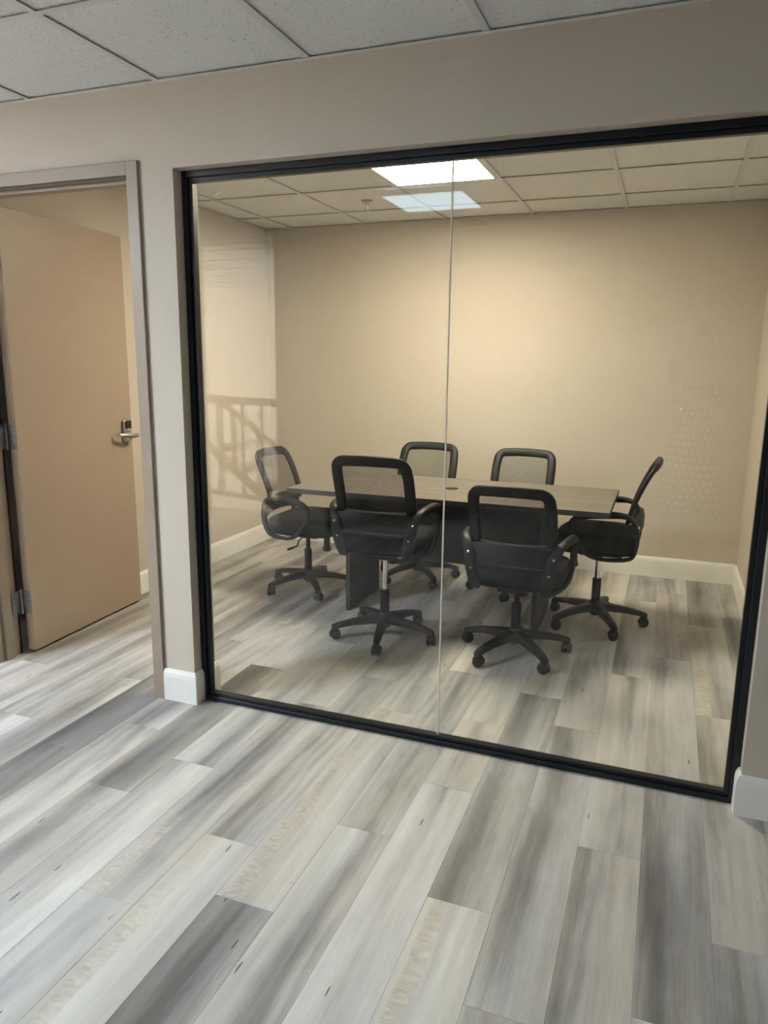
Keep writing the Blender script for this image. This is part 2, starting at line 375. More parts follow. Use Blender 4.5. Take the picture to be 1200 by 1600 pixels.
# ------------------------------------------------------------------ walls
def wall(name, boxes, label, mat='paint'):
    bm = NB()
    for b in boxes: box(bm, *b)
    return struct(obj(name, bm, mat), label, 'wall')
DX0, DX1, DZ = -1.165, -0.155, 2.172     # rough door opening (behind the metal frame)
wall('wall_front', [(HX0, DX0, YF, YI, 0, H+.05), (DX0, DX1, YF, YI, DZ, H+.05), (DX1, OX0, YF, YI, 0, H+.05),
                    (OX0, OX1, YF, YI, OZ, H+.05), (OX1, HX1, YF, YI, 0, H+.05), (OX0-.02, OX0+.014, 0.045, YI+.002, 0, OZ), (OX1-.014, OX1+.02, 0.045, YI+.002, 0, OZ)],
     'greige painted partition wall around the door and the glazing')
wall('wall_back', [(XL-.1, XR+.1, YB, YB+.1, 0, H+.05)], 'long greige wall behind the table')
wall('wall_left', [(XL-.1, XL, YI, YB, 0, H+.05)], 'greige side wall of the meeting room beside the open door')
wall('wall_right', [(XR, XR+.1, YI, YB, 0, H+.05)], 'greige side wall of the meeting room past the last chair')
wall('wall_hall_back', [(2.05, HX1, HYB-.1, HYB, 0, H+.05), (-.95, 2.15, -6.6, -6.5, 0, H+.05), (2.05, 2.15, -6.5, HYB-.1, 0, H+.05), (-1.05, -.95, -6.5, HYB, 0, H+.05)], 'hall wall seen reflected, with an added recess behind the photographer that keeps the reflection dark')  # deep recess added so the glass reflects less light over the chairs
wall('wall_hall_right', [(HX1, HX1+.1, HYB, YF, 0, H+.05)], 'hall end wall on the right, out of frame')
wall('wall_hall_left', [(HX0-.1, HX0, -4.2, YF, 0, H+.05)], 'hall end wall on the left, out of frame')

# ------------------------------------------------------------------ baseboards
BBP = [(0, 0), (.014, 0), (.014, .112), (.0125, .118), (.0125, .124), (.009, .131), (.006, .139), (0, .141)]
def baseboard(name, path, label, side=1):
    P = [Vector((x, y)) for x, y in path]; rings = []
    for i, p in enumerate(P):
        def nrm(a, b): d = (b-a).normalized(); return Vector((d.y, -d.x))*side
        if i == 0: m = nrm(P[0], P[1])
        elif i == len(P)-1: m = nrm(P[-2], P[-1])
        else:
            n1, n2 = nrm(P[i-1], p), nrm(p, P[i+1]); m = (n1+n2).normalized(); m = m/max(.3, m.dot(n1))
        rings.append([Vector((p.x+m.x*o, p.y+m.y*o, z)) for o, z in BBP])
    return struct(obj(name, loft(NB(), rings), 'trimwhite'), label, 'baseboard')
baseboard('baseboard_front_pier', [(-.148, YF), (OX0, YF), (OX0, .0)], 'short white baseboard wrapping the pier between door and glazing')
baseboard('baseboard_front_right', [(OX1, .0), (OX1, YF), (HX1, YF)], 'white baseboard starting right of the glazing')
baseboard('baseboard_front_left', [(HX0, YF), (-1.172, YF)], 'white baseboard left of the door, out of frame')
baseboard('baseboard_pier_inner', [(OX0+.014, .05), (OX0+.014, YI+.002), (-.148, YI+.002)], 'white baseboard end on the room side of the pier', 1)
baseboard('baseboard_back', [(XL+.012, YB), (XR-.012, YB)], 'white baseboard along the wall behind the table')
baseboard('baseboard_left', [(XL, YI+.03), (XL, YB)], 'white baseboard along the left wall beside the open door')
baseboard('baseboard_right', [(XR, YB), (XR, YI+.002)], 'white baseboard along the right side wall of the meeting room')
baseboard('baseboard_hall', [(HX1, HYB), (2.05, HYB)], 'white baseboard of the hall, seen reflected')

# ------------------------------------------------------------------ ceilings: tiles in a metal grid
TP = 0.6096
tile_me = mesh('ceiling_tile', box(NB(), -TP/2+.004, TP/2-.004, -TP/2+.004, TP/2-.004, 0.0, 0.016, 0.002), 'tile')
def ceiling(name, x0, x1, y0, y1, gx, gy, skip, label, z=H):
    root = struct(obj(name, one_box(x0-.02, x1+.02, y0-.02, y1+.02, z+.03, z+.05), 'slab'), label, 'ceiling')
    xs = [gx+TP*i for i in range(-30, 30)]; ys = [gy+TP*i for i in range(-30, 30)]
    for xa in xs:
        for ya in ys:
            a, b, c, d = max(xa, x0), min(xa+TP, x1), max(ya, y0), min(ya+TP, y1)
            if b-a < .02 or d-c < .02 or skip(xa+TP/2, ya+TP/2): continue
            o = link('ceiling_tile', tile_me, root, ((a+b)/2, (c+d)/2, z+.007)); o.scale = ((b-a)/TP, (d-c)/TP, 1)
    for xa in xs:
        if x0+.03 < xa < x1-.03:
            bm = box(NB(), -.012, .012, y0, y1, 0, .0015); box(bm, -.0015, .0015, y0, y1, .0015, .028)
            obj('grid_runner', bm, 'grid', root, (xa, 0, z))
    for ya in ys:
        if y0+.03 < ya < y1-.03:
            bm = box(NB(), x0, x1, -.012, .012, -.0003, .0012); box(bm, x0, x1, -.0015, .0015, .0012, .028)
            obj('grid_cross_bar', bm, 'grid', root, (0, ya, z))
    for bxx in ((x0, x0+.02, y0, y1), (x1-.02, x1, y0, y1), (x0, x1, y0, y0+.02), (x0, x1, y1-.02, y1)):
        obj('wall_angle', one_box(*bxx, z-.001, z+.0005), 'grid', root)
    return root
LGX, LGY = 1.4439-2*TP, 1.7394-TP          # cell of the lit panel in the room
ceiling('ceiling', XL, XR, YI, YB, LGX, LGY, lambda x, y: abs(x-LGX-TP/2) < .1 and abs(y-LGY-TP/2) < .1, 'suspended tile ceiling of the meeting room')
HGX, HGY = -0.0398, -0.6217
SIDE = [(HGX-3.5*TP, HGY-2.5*TP)]
ceiling('ceiling_hall', HX0, HX1, HYB, YF, HGX, HGY, lambda x, y: any(abs(x-a) < .1 and abs(y-b) < .1 for a, b in SIDE), 'suspended tile ceiling of the hall', 2.437)
ceiling('ceiling_recess', -.95, 2.05, -6.5, HYB, HGX, HGY, lambda x, y: False, 'tile ceiling of the added dark recess behind the photographer', 2.437)

def panel_light(loc, size, mat, label, name='ceiling_light', drop=0.0, border=.02, hsk=.012):
    t = tag(empty(name, loc), label, 'ceiling light')
    s = size/2; b = NB()
    for q in ((-s, s, -s, -s+border), (-s, s, s-border, s), (-s, -s+border, -s+border, s-border), (s-border, s, -s+border, s-border)):
        box(b, *q, 0, hsk+.02)
    obj('frame', b, 'grid', t)
    obj('diffuser', one_box(-s+border, s-border, -s+border, s-border, .004, .02), mat, t)
    return t
panel_light((LGX+TP/2, LGY+TP/2, H-.001), TP-.012, 'room_panel', 'bright square panel light set in the meeting room ceiling over the table')
panel_light((0.35, -2.03, 2.437-.034), .535, 'hall_panel', 'dim bluish square panel light in the hall, reflected in the glass', border=.02)
for i, (a, b) in enumerate(SIDE):
    panel_light((a, b, 2.436), TP-.012, 'side_fill', 'added fill panel in the hall ceiling between the door and the stairs, out of frame')

# ------------------------------------------------------------------ sprinkler heads
def sprinkler(x, y, z, label):
    t = tag(empty('sprinkler_head', (x, y, z)), label, 'sprinkler', 'sprinkler heads')
    obj('escutcheon', lathe(NB(), [(.006, -.001), (.034, -.001), (.036, -.004), (.030, -.009), (.012, -.012), (.006, -.012)], n=24), 'steel', t, smooth=40)
    b = lathe(NB(), [(.010, -.010), (.010, -.026), (.007, -.028)], n=12)
    for s in (-1, 1): tube(b, smooth_path([(s*.007, 0, -.026), (s*.013, 0, -.034), (s*.012, 0, -.046), (s*.003, 0, -.056)], 3), .0022, n=6, ref=Vector((0, 1, 0)))
    tube(b, [(0, 0, -.027), (0, 0, -.055)], .0018, n=6, ref=Vector((0, 1, 0)))
    obj('body', b, 'steel', t, smooth=40)
    obj('deflector', lathe(NB(), [(.003, -.055), (.013, -.056), (.013, -.058), (.003, -.059)], n=16), 'steel', t)
sprinkler(-.081, 2.063, H+.007, 'small steel sprinkler head in the meeting room ceiling left of the light')
sprinkler(-3.02, -5.97, H+.007, 'sprinkler head in the stair hall ceiling, seen only as a reflection')

# ------------------------------------------------------------------ glazed screen
gw = struct(empty('window_1', (0, 0, 0)), 'floor-to-header glass screen in a black metal frame', 'window')
FY0, FY1 = -.004, .044
def rail(name, outer, inner):
    b = NB(); box(b, *outer, .0015); box(b, *inner, .001); return obj(name, b, 'blackmetal', gw)
fw = .024; fi = .040
rail('frame_stile', (OX0, OX0+fw, FY0, FY1, 0, OZ), (OX0+fw, OX0+fi, .008, .034, 0, OZ))
rail('frame_stile', (OX1-fw, OX1, FY0, FY1, 0, OZ), (OX1-fi, OX1-fw, .008, .034, 0, OZ))
rail('frame_sill', (OX0+fw, OX1-fw, FY0, FY1, 0, .020), (OX0+fi, OX1-fi, .006, .036, .018, .034))
rail('frame_head', (OX0+fw, OX1-fw, FY0, FY1, OZ-.024, OZ), (OX0+fi, OX1-fi, .008, .034, OZ-.040, OZ-.024))
SX = 1.0606; GY0, GY1 = .016, .026
obj('glass_pane', one_box(OX0+fi-.008, SX-.0022, GY0, GY1, .028, OZ-.034), 'glass', gw)
obj('glass_pane', one_box(SX+.0022, OX1-fi+.008, GY0, GY1, .028, OZ-.034), 'glass', gw)
obj('joint_strip', one_box(SX-.0022, SX+.0022, GY0+.001, GY1-.001, .034, OZ-.040), 'seam', gw)
def scrap(x, z, ln, a, wd=.005): obj('tape_scrap', one_box(-ln/2, ln/2, -.0006, 0, -wd/2, wd/2), 'tape', gw, (x, GY0-.0002, z), (0, a, 0))
scrap(.147, 2.055, .028, -.55); scrap(.765, 2.075, .018, -.9, .003); scrap(1.28, 2.03, .008, 0, .004); scrap(1.83, 1.31, .008, .9, .004); scrap(1.205, 2.045, .005, .3, .004)

# ------------------------------------------------------------------ door frame and door
fr = struct(empty('trim_1', (0, 0, 0)), 'taupe metal door frame around the open door', 'door frame')
FX0, FX1, FZ = -1.172, -.148, 2.179; C0, C1, CZ = -1.122, -.200, 2.128
def jamb(name, xo, xi, st):
    a, b_ = min(xo, xi), max(xo, xi); b = NB()
    box(b, a, b_, YF-.014, YF, 0, FZ, .002); box(b, a, b_, YI, YI+.014, 0, FZ, .002)      # face returns
    inner = (xi, xi+.012) if xi < xo else (xi-.012, xi)
    box(b, *sorted(inner), YF-.013, YI+.013, 0, CZ+.003)
    box(b, *sorted((xi, xi+st)), -.012, .034, 0, CZ-.0, .0015)
    return obj(name, b, 'frame_taupe', fr)
jamb('jamb', FX1, C1, -.016); jamb('jamb', FX0, C0, .016)
b = NB(); box(b, C0-.001, C1+.001, YF-.014, YF, CZ, FZ, .002); box(b, C0, C1, YI, YI+.014, CZ, FZ, .002); box(b, C0, C1, YF-.013, YI+.013, CZ, CZ+.012); box(b, C0, C1, -.012, .034, CZ-.016, CZ, .0015)
obj('head_jamb', b, 'frame_taupe', fr)

dr = struct(empty('door_1', (-1.103, .110, 0), radians(3.2)), 'taupe flush door standing open into the meeting room', 'door')
LT, LW = .045, .862
leaf = obj('leaf', one_box(0, LT, 0, LW, .014, 2.108, .0025, 2), 'taupe', dr)
def hinge(z):
    h = obj('hinge', one_box(.001, LT-.004, -.0022, -.0002, z-.057, z+.057, .0006), 'hinge', dr)
    kb = NB()
    for i in range(5):
        lathe(kb, [(.003, z-.057+.0228*i), (.0068, z-.0565+.0228*i), (.0068, z-.0348+.0228*i), (.003, z-.0342+.0228*i)], (-.010, -.006, 0), 12)
    lathe(kb, [(.002, z+.055), (.0055, z+.058), (.006, z+.063), (.003, z+.066)], (-.010, -.006, 0), 12); lathe(kb, [(.003, z-.064), (.0055, z-.061), (.004, z-.057)], (-.010, -.006, 0), 12)
    obj('hinge_pin', kb, 'hinge', h, smooth=40)
    jb = one_box(-.017, -.0155, -.060, -.008, z-.057, z+.057, .0005)
    obj('jamb_plate', jb, 'hinge', h)
    sb = NB()
    for zz, xx in ((.042, .012), (.015, .029), (-.015, .029), (-.042, .012)):
        lathe(sb, [(.0015, -.0028), (.004, -.0028), (.0045, -.0018)], (xx+.003, 0, z+zz), 10, 'Y')
        lathe(sb, [(.0015, -.0142), (.004, -.0142), (.0045, -.0152)], (0, -.020-xx, z+zz), 10, 'X')
    obj('hinge_screws', sb, 'steel', h)['kind'] = 'stuff'
for z in (.265, 1.08, 1.90): hinge(z)
# electronic lever lock on the leaf
lk = obj('lock_plate', one_box(LT, LT+.022, .770, .832, .985, 1.105, .009, 3), 'steel', dr, smooth=40)
obj('keypad', one_box(LT+.019, LT+.028, .776, .828, 1.056, 1.101, .005, 2), 'gloss_black', lk)
b = lathe(NB(), [(.022, LT+.018), (.024, LT+.024), (.020, LT+.032), (.0115, LT+.036), (.0115, LT+.052)], (0, .800, 1.010), 20, 'X')
obj('lever_rose', b, 'steel', lk, smooth=40)
b = tube(NB(), smooth_path([(LT+.054, .842, 1.016), (LT+.060, .815, 1.016), (LT+.060, .780, 1.018), (LT+.054, .740, 1.021), (LT+.042, .705, 1.024), (LT+.026, .692, 1.025)], 5), .0075, .0125, 12)
obj('lever_handle', b, 'steel', lk, smooth=50)
b = lathe(NB(), [(.003, .022), (.008, .022), (.008, .026), (.003, .027)], (LT, .801, 1.045), 14, 'X'); obj('key_cylinder', b, 'chrome', lk, smooth=40)

# ------------------------------------------------------------------ conference table
T0, T1, U0, U1, TZ = -.180, 1.572, 1.126, 1.860, .742
tb = tag(empty('conference_table', ((T0+T1)/2, (U0+U1)/2, 0)), 'long grey-brown wood-grain meeting table ringed by six chairs', 'table')
ox, oy = -(T0+T1)/2, -(U0+U1)/2
def tpart(name, bm, mat, par=tb, smooth=None): return obj(name, bm, mat, par, (ox, oy, 0), smooth=smooth)
top = tpart('tabletop', one_box(T0+.001, T1-.001, U0+.001, U1-.001, TZ-.027, TZ, .001), 'tabletop')
b = NB(); box(b, T0, T1, U0, U0+.001, TZ-.028, TZ-.001); box(b, T0, T1, U1-.001, U1, TZ-.028, TZ-.001); box(b, T0, T0+.001, U0, U1, TZ-.028, TZ-.001); box(b, T1-.001, T1, U0, U1, TZ-.028, TZ-.001)
tpart('edge_band', b, 'tableedge')
b = lathe(NB(), [(.022, TZ), (.036, TZ), (.038, TZ+.002), (.034, TZ+.0035), (.022, TZ+.003)], (.683, 1.49, 0), 28); lathe(b, [(.001, TZ+.0006), (.022, TZ+.001), (.022, TZ+.0026), (.001, TZ+.003)], (.683, 1.49, 0), 20)
tpart('grommet', b, 'plastic', smooth=40)
for xa in (.108, 1.196): tpart('leg_panel', one_box(xa, xa+.026, 1.30, 1.775, 0, TZ-.028, .001), 'tablepanel')
tpart('modesty_panel', one_box(.134, 1.196, 1.50, 1.526, .30, TZ-.028, .001), 'tablepanel')

# ------------------------------------------------------------------ office chairs (front of the chair = +Y)
CM = {}
def back_f(z, x=0): t = (z-.50)/.39; return -.150 - .060*t - .078*t*t + .55*x*x
SCREWS = ((.203, -.207, .560), (.186, -.216, .485))
def chair_meshes():
    CM['screw'] = mesh('screw', lathe(NB(), [(.001, -.005), (.005, -.004), (.0075, 0), (.0075, .004)], (0, 0, 0), 14, 'Y'), 'chrome', 40)
    # star base
    b = lathe(NB(), [(.012, .062), (.030, .060), (.036, .075), (.036, .120), (.030, .135), (.024, .140)], n=20)
    CM['hub'] = mesh('hub', b, 'plastic', 35)
    rings = []
    for r, zt, hh, ww in ((.020, .128, .046, .030), (.08, .122, .042, .026), (.17, .108, .032, .022), (.235, .094, .028, .020), (.262, .086, .030, .018), (.283, .078, .030, .015)):
        ring = []
        for (a, c) in ((-1, 0), (-.8, .35), (-.35, 1), (.35, 1), (.8, .35), (1, 0), (.85, -1), (-.85, -1)):
            zz = zt if c > 0 else zt-hh
            if c == 0: zz = zt-hh*.45
            if abs(c) == .35: zz = zt-hh*.08
            if c == 1: zz = zt
            ring.append(Vector((ww*a, r, zz)))
        rings.append(ring)
    b = loft(NB(), rings); lathe(b, [(.012, .044), (.015, .050), (.015, .075), (.010, .080)], (0, .270, 0), 12)
    CM['base_leg'] = mesh('base_leg', b, 'plastic', 35)
    b = NB(); rr = []
    for k in range(9):
        th = radians(10 + 160*k/8); rr.append([Vector((s*.008, .270 + (.030 if q else .020)*cos(th)*1.0 - .004, .027 + (.030 if q else .021)*sin(th))) for s, q in ((-1, 0), (1, 0), (1, 1), (-1, 1))])
    loft(b, rr); tube(b, [(0, .270, .030), (0, .270, .062)], .0065, n=8, ref=Vector((1, 0, 0))); tube(b, [(-.020, .266, .026), (.020, .266, .026)], .005, n=8)
    CM['caster'] = mesh('caster', b, 'plastic', 40)
    wheel = [(.004, -.0105), (.018, -.0105), (.0240, -.0085), (.026, -.004), (.026, .004), (.0240, .0085), (.018, .0105), (.004, .0105)]
    CM['wheel'] = mesh('wheel', lathe(NB(), wheel, (0, 0, 0), 22, 'X'), 'plastic', 40)
    CM['column'] = mesh('column', lathe(NB(), [(.008, .050), (.018, .050), (.020, .13), (.0245, .14), (.0245, .262), (.022, .266), (.012, .266)], n=20), 'plastic', 35)
    CM['gas_lift_black'] = mesh('gas_lift', lathe(NB(), [(.0135, .14), (.0135, .372), (.008, .372)], n=16), 'plastic', 35)
    CM['gas_lift'] = mesh('gas_lift', lathe(NB(), [(.0135, .14), (.0135, .372), (.008, .372)], n=16), 'chrome', 35)
    # mechanism
    b = NB(); box(b, -.075, .075, -.13, .10, .352, .392, .008, 2); box(b, -.13, .13, -.05, .03, .378, .400, .006, 2); lathe(b, [(.018, .335), (.030, .338), (.032, .36), (.02, .362)], n=16)
    CM['mechanism'] = mesh('mechanism', b, 'plastic', 35)
    b = tube(NB(), smooth_path([(.06, .02, .368), (.13, .02, .362), (.165, .02, .350), (.175, .015, .325), (.195, -.005, .318)], 4), .0045, n=8, ref=Vector((0, 1, 0)))
    box(b, .180, .250, -.016, .008, .312, .322, .003)
    CM['lever'] = mesh('tilt_lever', b, 'plastic', 40)
    CM['knob'] = mesh('tension_knob', lathe(NB(), [(.010, .362), (.020, .352), (.021, .300), (.026, .290), (.027, .272), (.022, .266), (.004, .265)], (0, .135, 0), 16), 'plastic', 40)
    # seat cushion: rounded slab with domed top and waterfall front
    def seat_ring(s, z, dz=0.0):
        ring = []
        for k in range(40):
            th = 2*pi*k/40; c, q = cos(th), sin(th)
            x = .238*math.copysign(abs(c)**.52, c)*s; y = .228*math.copysign(abs(q)**.52, q)*s
            ring.append(Vector((x, y+.02, z - (dz*(max(0, y-.08)/.15)**2 if y > .08 else 0) + .010*(x/.24)**2)))
        return ring
    b = loft(NB(), [seat_ring(.30, .398), seat_ring(.90, .398), seat_ring(.965, .404, .005), seat_ring(1.0, .425, .01), seat_ring(1.0, .452, .015), seat_ring(.985, .470, .02), seat_ring(.95, .483, .025), seat_ring(.86, .492, .02), seat_ring(.6, .494, .0), seat_ring(.25, .492)])
    CM['seat'] = mesh('seat', b, 'darkcloth', 60)
    b = loft(NB(), [seat_ring(.55, .386), seat_ring(.93, .388), seat_ring(.96, .396), seat_ring(.90, .402)]); CM['seat_pan'] = mesh('seat_pan', b, 'plastic', 40)
    # back frame: closed rounded loop on the curved surface
    loop = []
    def pt(x, z): return Vector((x, back_f(z, x), z))
    W1, W0, zt, zb, rc = .178, .182, .872, .590, .046
    corner = lambda cx, cz, a0: [(cx + rc*cos(radians(a0+a)), cz + rc*sin(radians(a0+a))) for a in range(0, 91, 15)]
    raw = []
    raw += corner(W1-rc, zt-rc, 0) + [(x, zt+.004*(1-(x/.12)**2)) for x in (.10, .05, 0, -.05, -.10)] + corner(-W1+rc, zt-rc, 90)
    raw += [(-W0, z) for z in (.78, .73, .69, .65, .625)] + [(-W0+.012, zb), (-.10, zb-.004), (0, zb-.006), (.10, zb-.004), (W0-.012, zb)] + [(W0, z) for z in (.625, .65, .69, .73, .78)]
    P = [pt(*q) for q in raw]
    CM['back_frame'] = mesh('back_frame', tube(NB(), P, .0275, .012, 12, True, Vector((0, 1, .35)).normalized(), .75), 'plastic', 50)
    b = NB(); g = []
    for j in range(13):
        z = zb + (zt-zb)*j/12; hw = W1-.004
        if z > zt-rc: hw = W1-rc+sqrt(max(0, rc*rc-(z-zt+rc)**2))-.004
        row = []
        for i in range(13):
            x = -hw+2*hw*i/12; row.append(b.verts.new((x, back_f(z, x)+.002, z)))
        g.append(row)
    for j in range(12):
        for i in range(12): b.faces.new((g[j][i], g[j][i+1], g[j+1][i+1], g[j+1][i]))
    CM['back_mesh'] = mesh('back_mesh', b, 'mesh', 60)
    # cross panel behind the lumbar, uprights
    rings = []
    for i in range(13):
        x = -.196+.392*i/12; q = 1-(x/.196)**2; f = -.176 - .036*q
        zc, hh = .552 + .012*q, .050
        rings.append([Vector((x, f-.006, zc-hh)), Vector((x, f-.013, zc-hh*.6)), Vector((x, f-.013, zc+hh*.6)), Vector((x, f-.006, zc+hh)), Vector((x, f+.010, zc+hh)), Vector((x, f+.006, zc-hh))])
    CM['lumbar'] = mesh('lumbar_panel', loft(NB(), rings), 'plastic', 40)
    for s, nm in ((1, 'R'), (-1, 'L')):
        # one-piece arm: flat plate behind the seat that bends forward into the armrest and loops back under the seat
        loop = [(.168, -.188, .395, .010, .024), (.180, -.203, .450, .009, .028), (.192, -.205, .510, .009, .029), (.203, -.194, .565, .010, .028), (.220, -.168, .604, .012, .024), (.238, -.130, .622, .015, .021),
                (.248, -.06, .624, .019, .020), (.251, .025, .618, .020, .020), (.252, .092, .603, .017, .018), (.251, .131, .570, .014, .016), (.250, .127, .522, .0125, .015), (.247, .088, .455, .012, .015), (.238, .040, .402, .012, .015),
                (.220, -.02, .378, .010, .016), (.195, -.09, .372, .010, .018), (.174, -.155, .376, .010, .021)]
        P = smooth_path([(s*q[0], q[1], q[2]) for q in loop], 4, True)
        R2 = smooth_path([(q[3], q[4], 0) for q in loop], 4, True)
        b = tube(NB(), P, [v.x for v in R2], [v.y for v in R2], 12, True, Vector((1, 0, 0)), .75)
        CM['arm'+nm] = mesh('armrest', b, 'plastic', 50)
chair_meshes()
def make_chair(x, y, face, phase, lift, label):
    """face = heading of the sitter (radians, 0 = +Y); phase = heading of one base leg, world"""
    t = tag(empty('office_chair', (x, y, 0), face), label, 'chair', 'mesh-back office chairs around the table')
    link('hub', CM['hub'], t); link('column', CM['column'], t)
    for k in range(5):
        a = radians(phase+72*k) - pi/2 - face
        link('base_leg', CM['base_leg'], t, (0, 0, 0), (0, 0, a))
        sw = rng.uniform(-1.2, 1.2)
        q = Matrix.Rotation(a, 4, 'Z') @ Vector((0, .270, 0))
        # the caster swivels about its stem
        c = link('caster', CM['caster'], t); m = Matrix.Translation((q.x, q.y, 0)) @ Matrix.Rotation(a+sw, 4, 'Z') @ Matrix.Translation((0, -.270, 0))
        c.location = m.to_translation(); c.rotation_euler = (0, 0, a+sw)
        for s in (-1, 1): link('wheel', CM['wheel'], c, (s*.0132, .266, .026))
    up = (0, 0, lift)
    link('gas_lift', CM['gas_lift' if lift > .03 else 'gas_lift_black'], t, up)
    mc = link('seat_mechanism', CM['mechanism'], t, up); link('tilt_lever', CM['lever'], mc); link('tension_knob', CM['knob'], mc)
    st = link('seat', CM['seat'], t, up); link('seat_pan', CM['seat_pan'], st)
    link('back_frame', CM['back_frame'], t, up); link('back_mesh', CM['back_mesh'], t, up); link('lumbar_panel', CM['lumbar'], t, up)
    for s in 'RL':
        u = link('armrest', CM['arm'+s], t, up)
        for x, f, z in SCREWS: link('screw', CM['screw'], u, (x if s == 'R' else -x, f, z))
    return t
D90 = pi/2
make_chair(-.288, 1.600, -D90-.02, 21, 0.0, 'black mesh chair at the left end of the table, facing along it')
make_chair(.470, .993, 0.05, 66, .105, 'black mesh chair raised high, back to the glass, left of the joint')
make_chair(1.165, 1.028, -0.03, 24, 0.0, 'black mesh chair set low, back to the glass, right of the joint')
make_chair(1.500, 1.644, D90-.01, 9, .055, 'black mesh chair at the right end of the table, seen side-on')
make_chair(.285, 2.100, pi+.02, 24, 0.0, 'black mesh chair against the far side of the table, behind the raised one')
make_chair(.935, 2.085, pi-.03, 57, -.01, 'black mesh chair on the far side of the table, nearer its right end')

# ------------------------------------------------------------------ stair hall behind the camera (seen reflected)
J0 = Vector((-1.345, -3.10)); J1 = Vector((-2.235, -3.37)); dv = (J1-J0).normalized()
ang = atan2(dv.y, dv.x)
def wallseg(name, p, q, t, z0, z1, mat, label):
    d = q-p; o = obj(name, one_box(0, d.length, -t, 0, z0, z1), mat, None, (p.x, p.y, 0), (0, 0, atan2(d.y, d.x))); return struct(o, label, 'wall')
wallseg('wall_stair_jamb', Vector((-.95, HYB+.02)), J0, .06, 0, H+.05, 'paint', 'return at the right edge of the stair opening')
wallseg('wall_stair_left', J1, J1+dv*2.45, .08, 0, H+.05, 'paint', 'hall wall past the left edge of the stair opening, extended to block stairwell light')  # unseen wall lengthened to keep stairwell light off the front wall
wallseg('wall_stair_far', Vector((-3.75, -8.85)), Vector((-5.35, -4.15)), .1, -1.7, H+.05, 'paint', 'bright stairwell wall seen in the reflection')
wallseg('wall_stair_end', Vector((.2, -8.6)), Vector((-3.85, -8.6)), .1, -1.7, H+.05, 'paint', 'end wall of the stairwell')
wallseg('wall_stair_near', Vector((-1.06, HYB-.1)), Vector((-1.06, -8.6)), .1, -1.7, H+.05, 'paint', 'side wall of the stairwell')
ceiling('ceiling_stair', -5.6, -1.06, -8.9, -3.3, HGX+.2, HGY+.1, lambda x, y: (abs(x+2.1) < .31 and abs(y+6.0) < .31), 'tile ceiling of the stair hall')
struct(obj('floor_stairwell', one_box(-5.6, -1.06, -8.9, -3.62, -1.75, -1.7), 'subfloor'), 'lower landing of the stairwell', 'floor')
panel_light((-4.6, -4.2, H-.03), .59, 'stair_fill', 'added fill panel in the stair hall nearest the hall, hidden by the opening edge')
panel_light((-1.75, -6.6, H-.03), .59, 'stair_fill', 'added unseen fill panel by the stairwell side wall')
wd = struct(empty('fill_window', (-1.19, -6.3, .45), pi/2), 'added glowing window brightening the stairwell, out of frame', 'window')
b = NB()
for q in ((-1.55, -1.50, 0, 1.75), (1.50, 1.55, 0, 1.75), (-1.50, 1.50, 0, .05), (-1.50, 1.50, 1.70, 1.75), (-.02, .02, .05, 1.70)): box(b, q[0], q[1], -.04, .03, q[2], q[3])
obj('window_frame', b, 'trimwhite', wd)
for q in ((-1.50, -.02), (.02, 1.50)): obj('pane', one_box(q[0], q[1], -.005, .005, .05, 1.70), 'daylight_fill', wd)
gr = tag(empty('guard_railing', (J0.x, J0.y, 0), ang), 'taupe guard railing across the stair opening, seen reflected', 'railing')
Lg = (J1-J0).length
obj('top_rail', one_box(.0, Lg, -.03, .03, 1.055, 1.12, .004), 'taupe', gr); obj('bottom_rail', one_box(0, Lg, -.02, .02, .195, .235, .003), 'taupe', gr)
for u in (.22, .49, .80, .855): obj('baluster', one_box(Lg*u-.009, Lg*u+.009, -.009, .009, .235, 1.055), 'taupe', gr)
sc_ = tag(empty('staircase', (-2.72, -4.2, 0)), 'flight of stairs with sloping taupe handrail, seen reflected', 'stairs')
def slope_bar(name, x0, z0, x1, z1, hh, y0, y1):
    b = loft(NB(), [[Vector((x, y0, z-hh)), Vector((x, y1, z-hh)), Vector((x, y1, z)), Vector((x, y0, z))] for x, z in ((x0, z0), (x1, z1))]); return obj(name, b, 'taupe', sc_)
slope_bar('handrail', .05, 1.09, 1.25, .27, .085, -.025, .025); obj('handrail_end', one_box(-.12, .05, -.025, .025, 1.03, 1.09), 'taupe', sc_)
slope_bar('stringer', -.1, .62, 1.25, -.40, .13, -.025, .025)
for xx, ww in ((.24, .035), (.53, .016), (.85, .016)):
    zt = 1.09-.683*(xx-.05)-.06; zb = .62-.755*(xx+.1)-.12
    obj('baluster', one_box(xx-ww, xx+ww, -.016, .016, zb, zt), 'taupe', sc_)
for i in range(8):
    obj('tread', one_box(-.1+.26*i-.03, -.1+.26*i+.26, -1.0, -.03, .48-.2*i, .52-.2*i), 'subfloor', sc_)

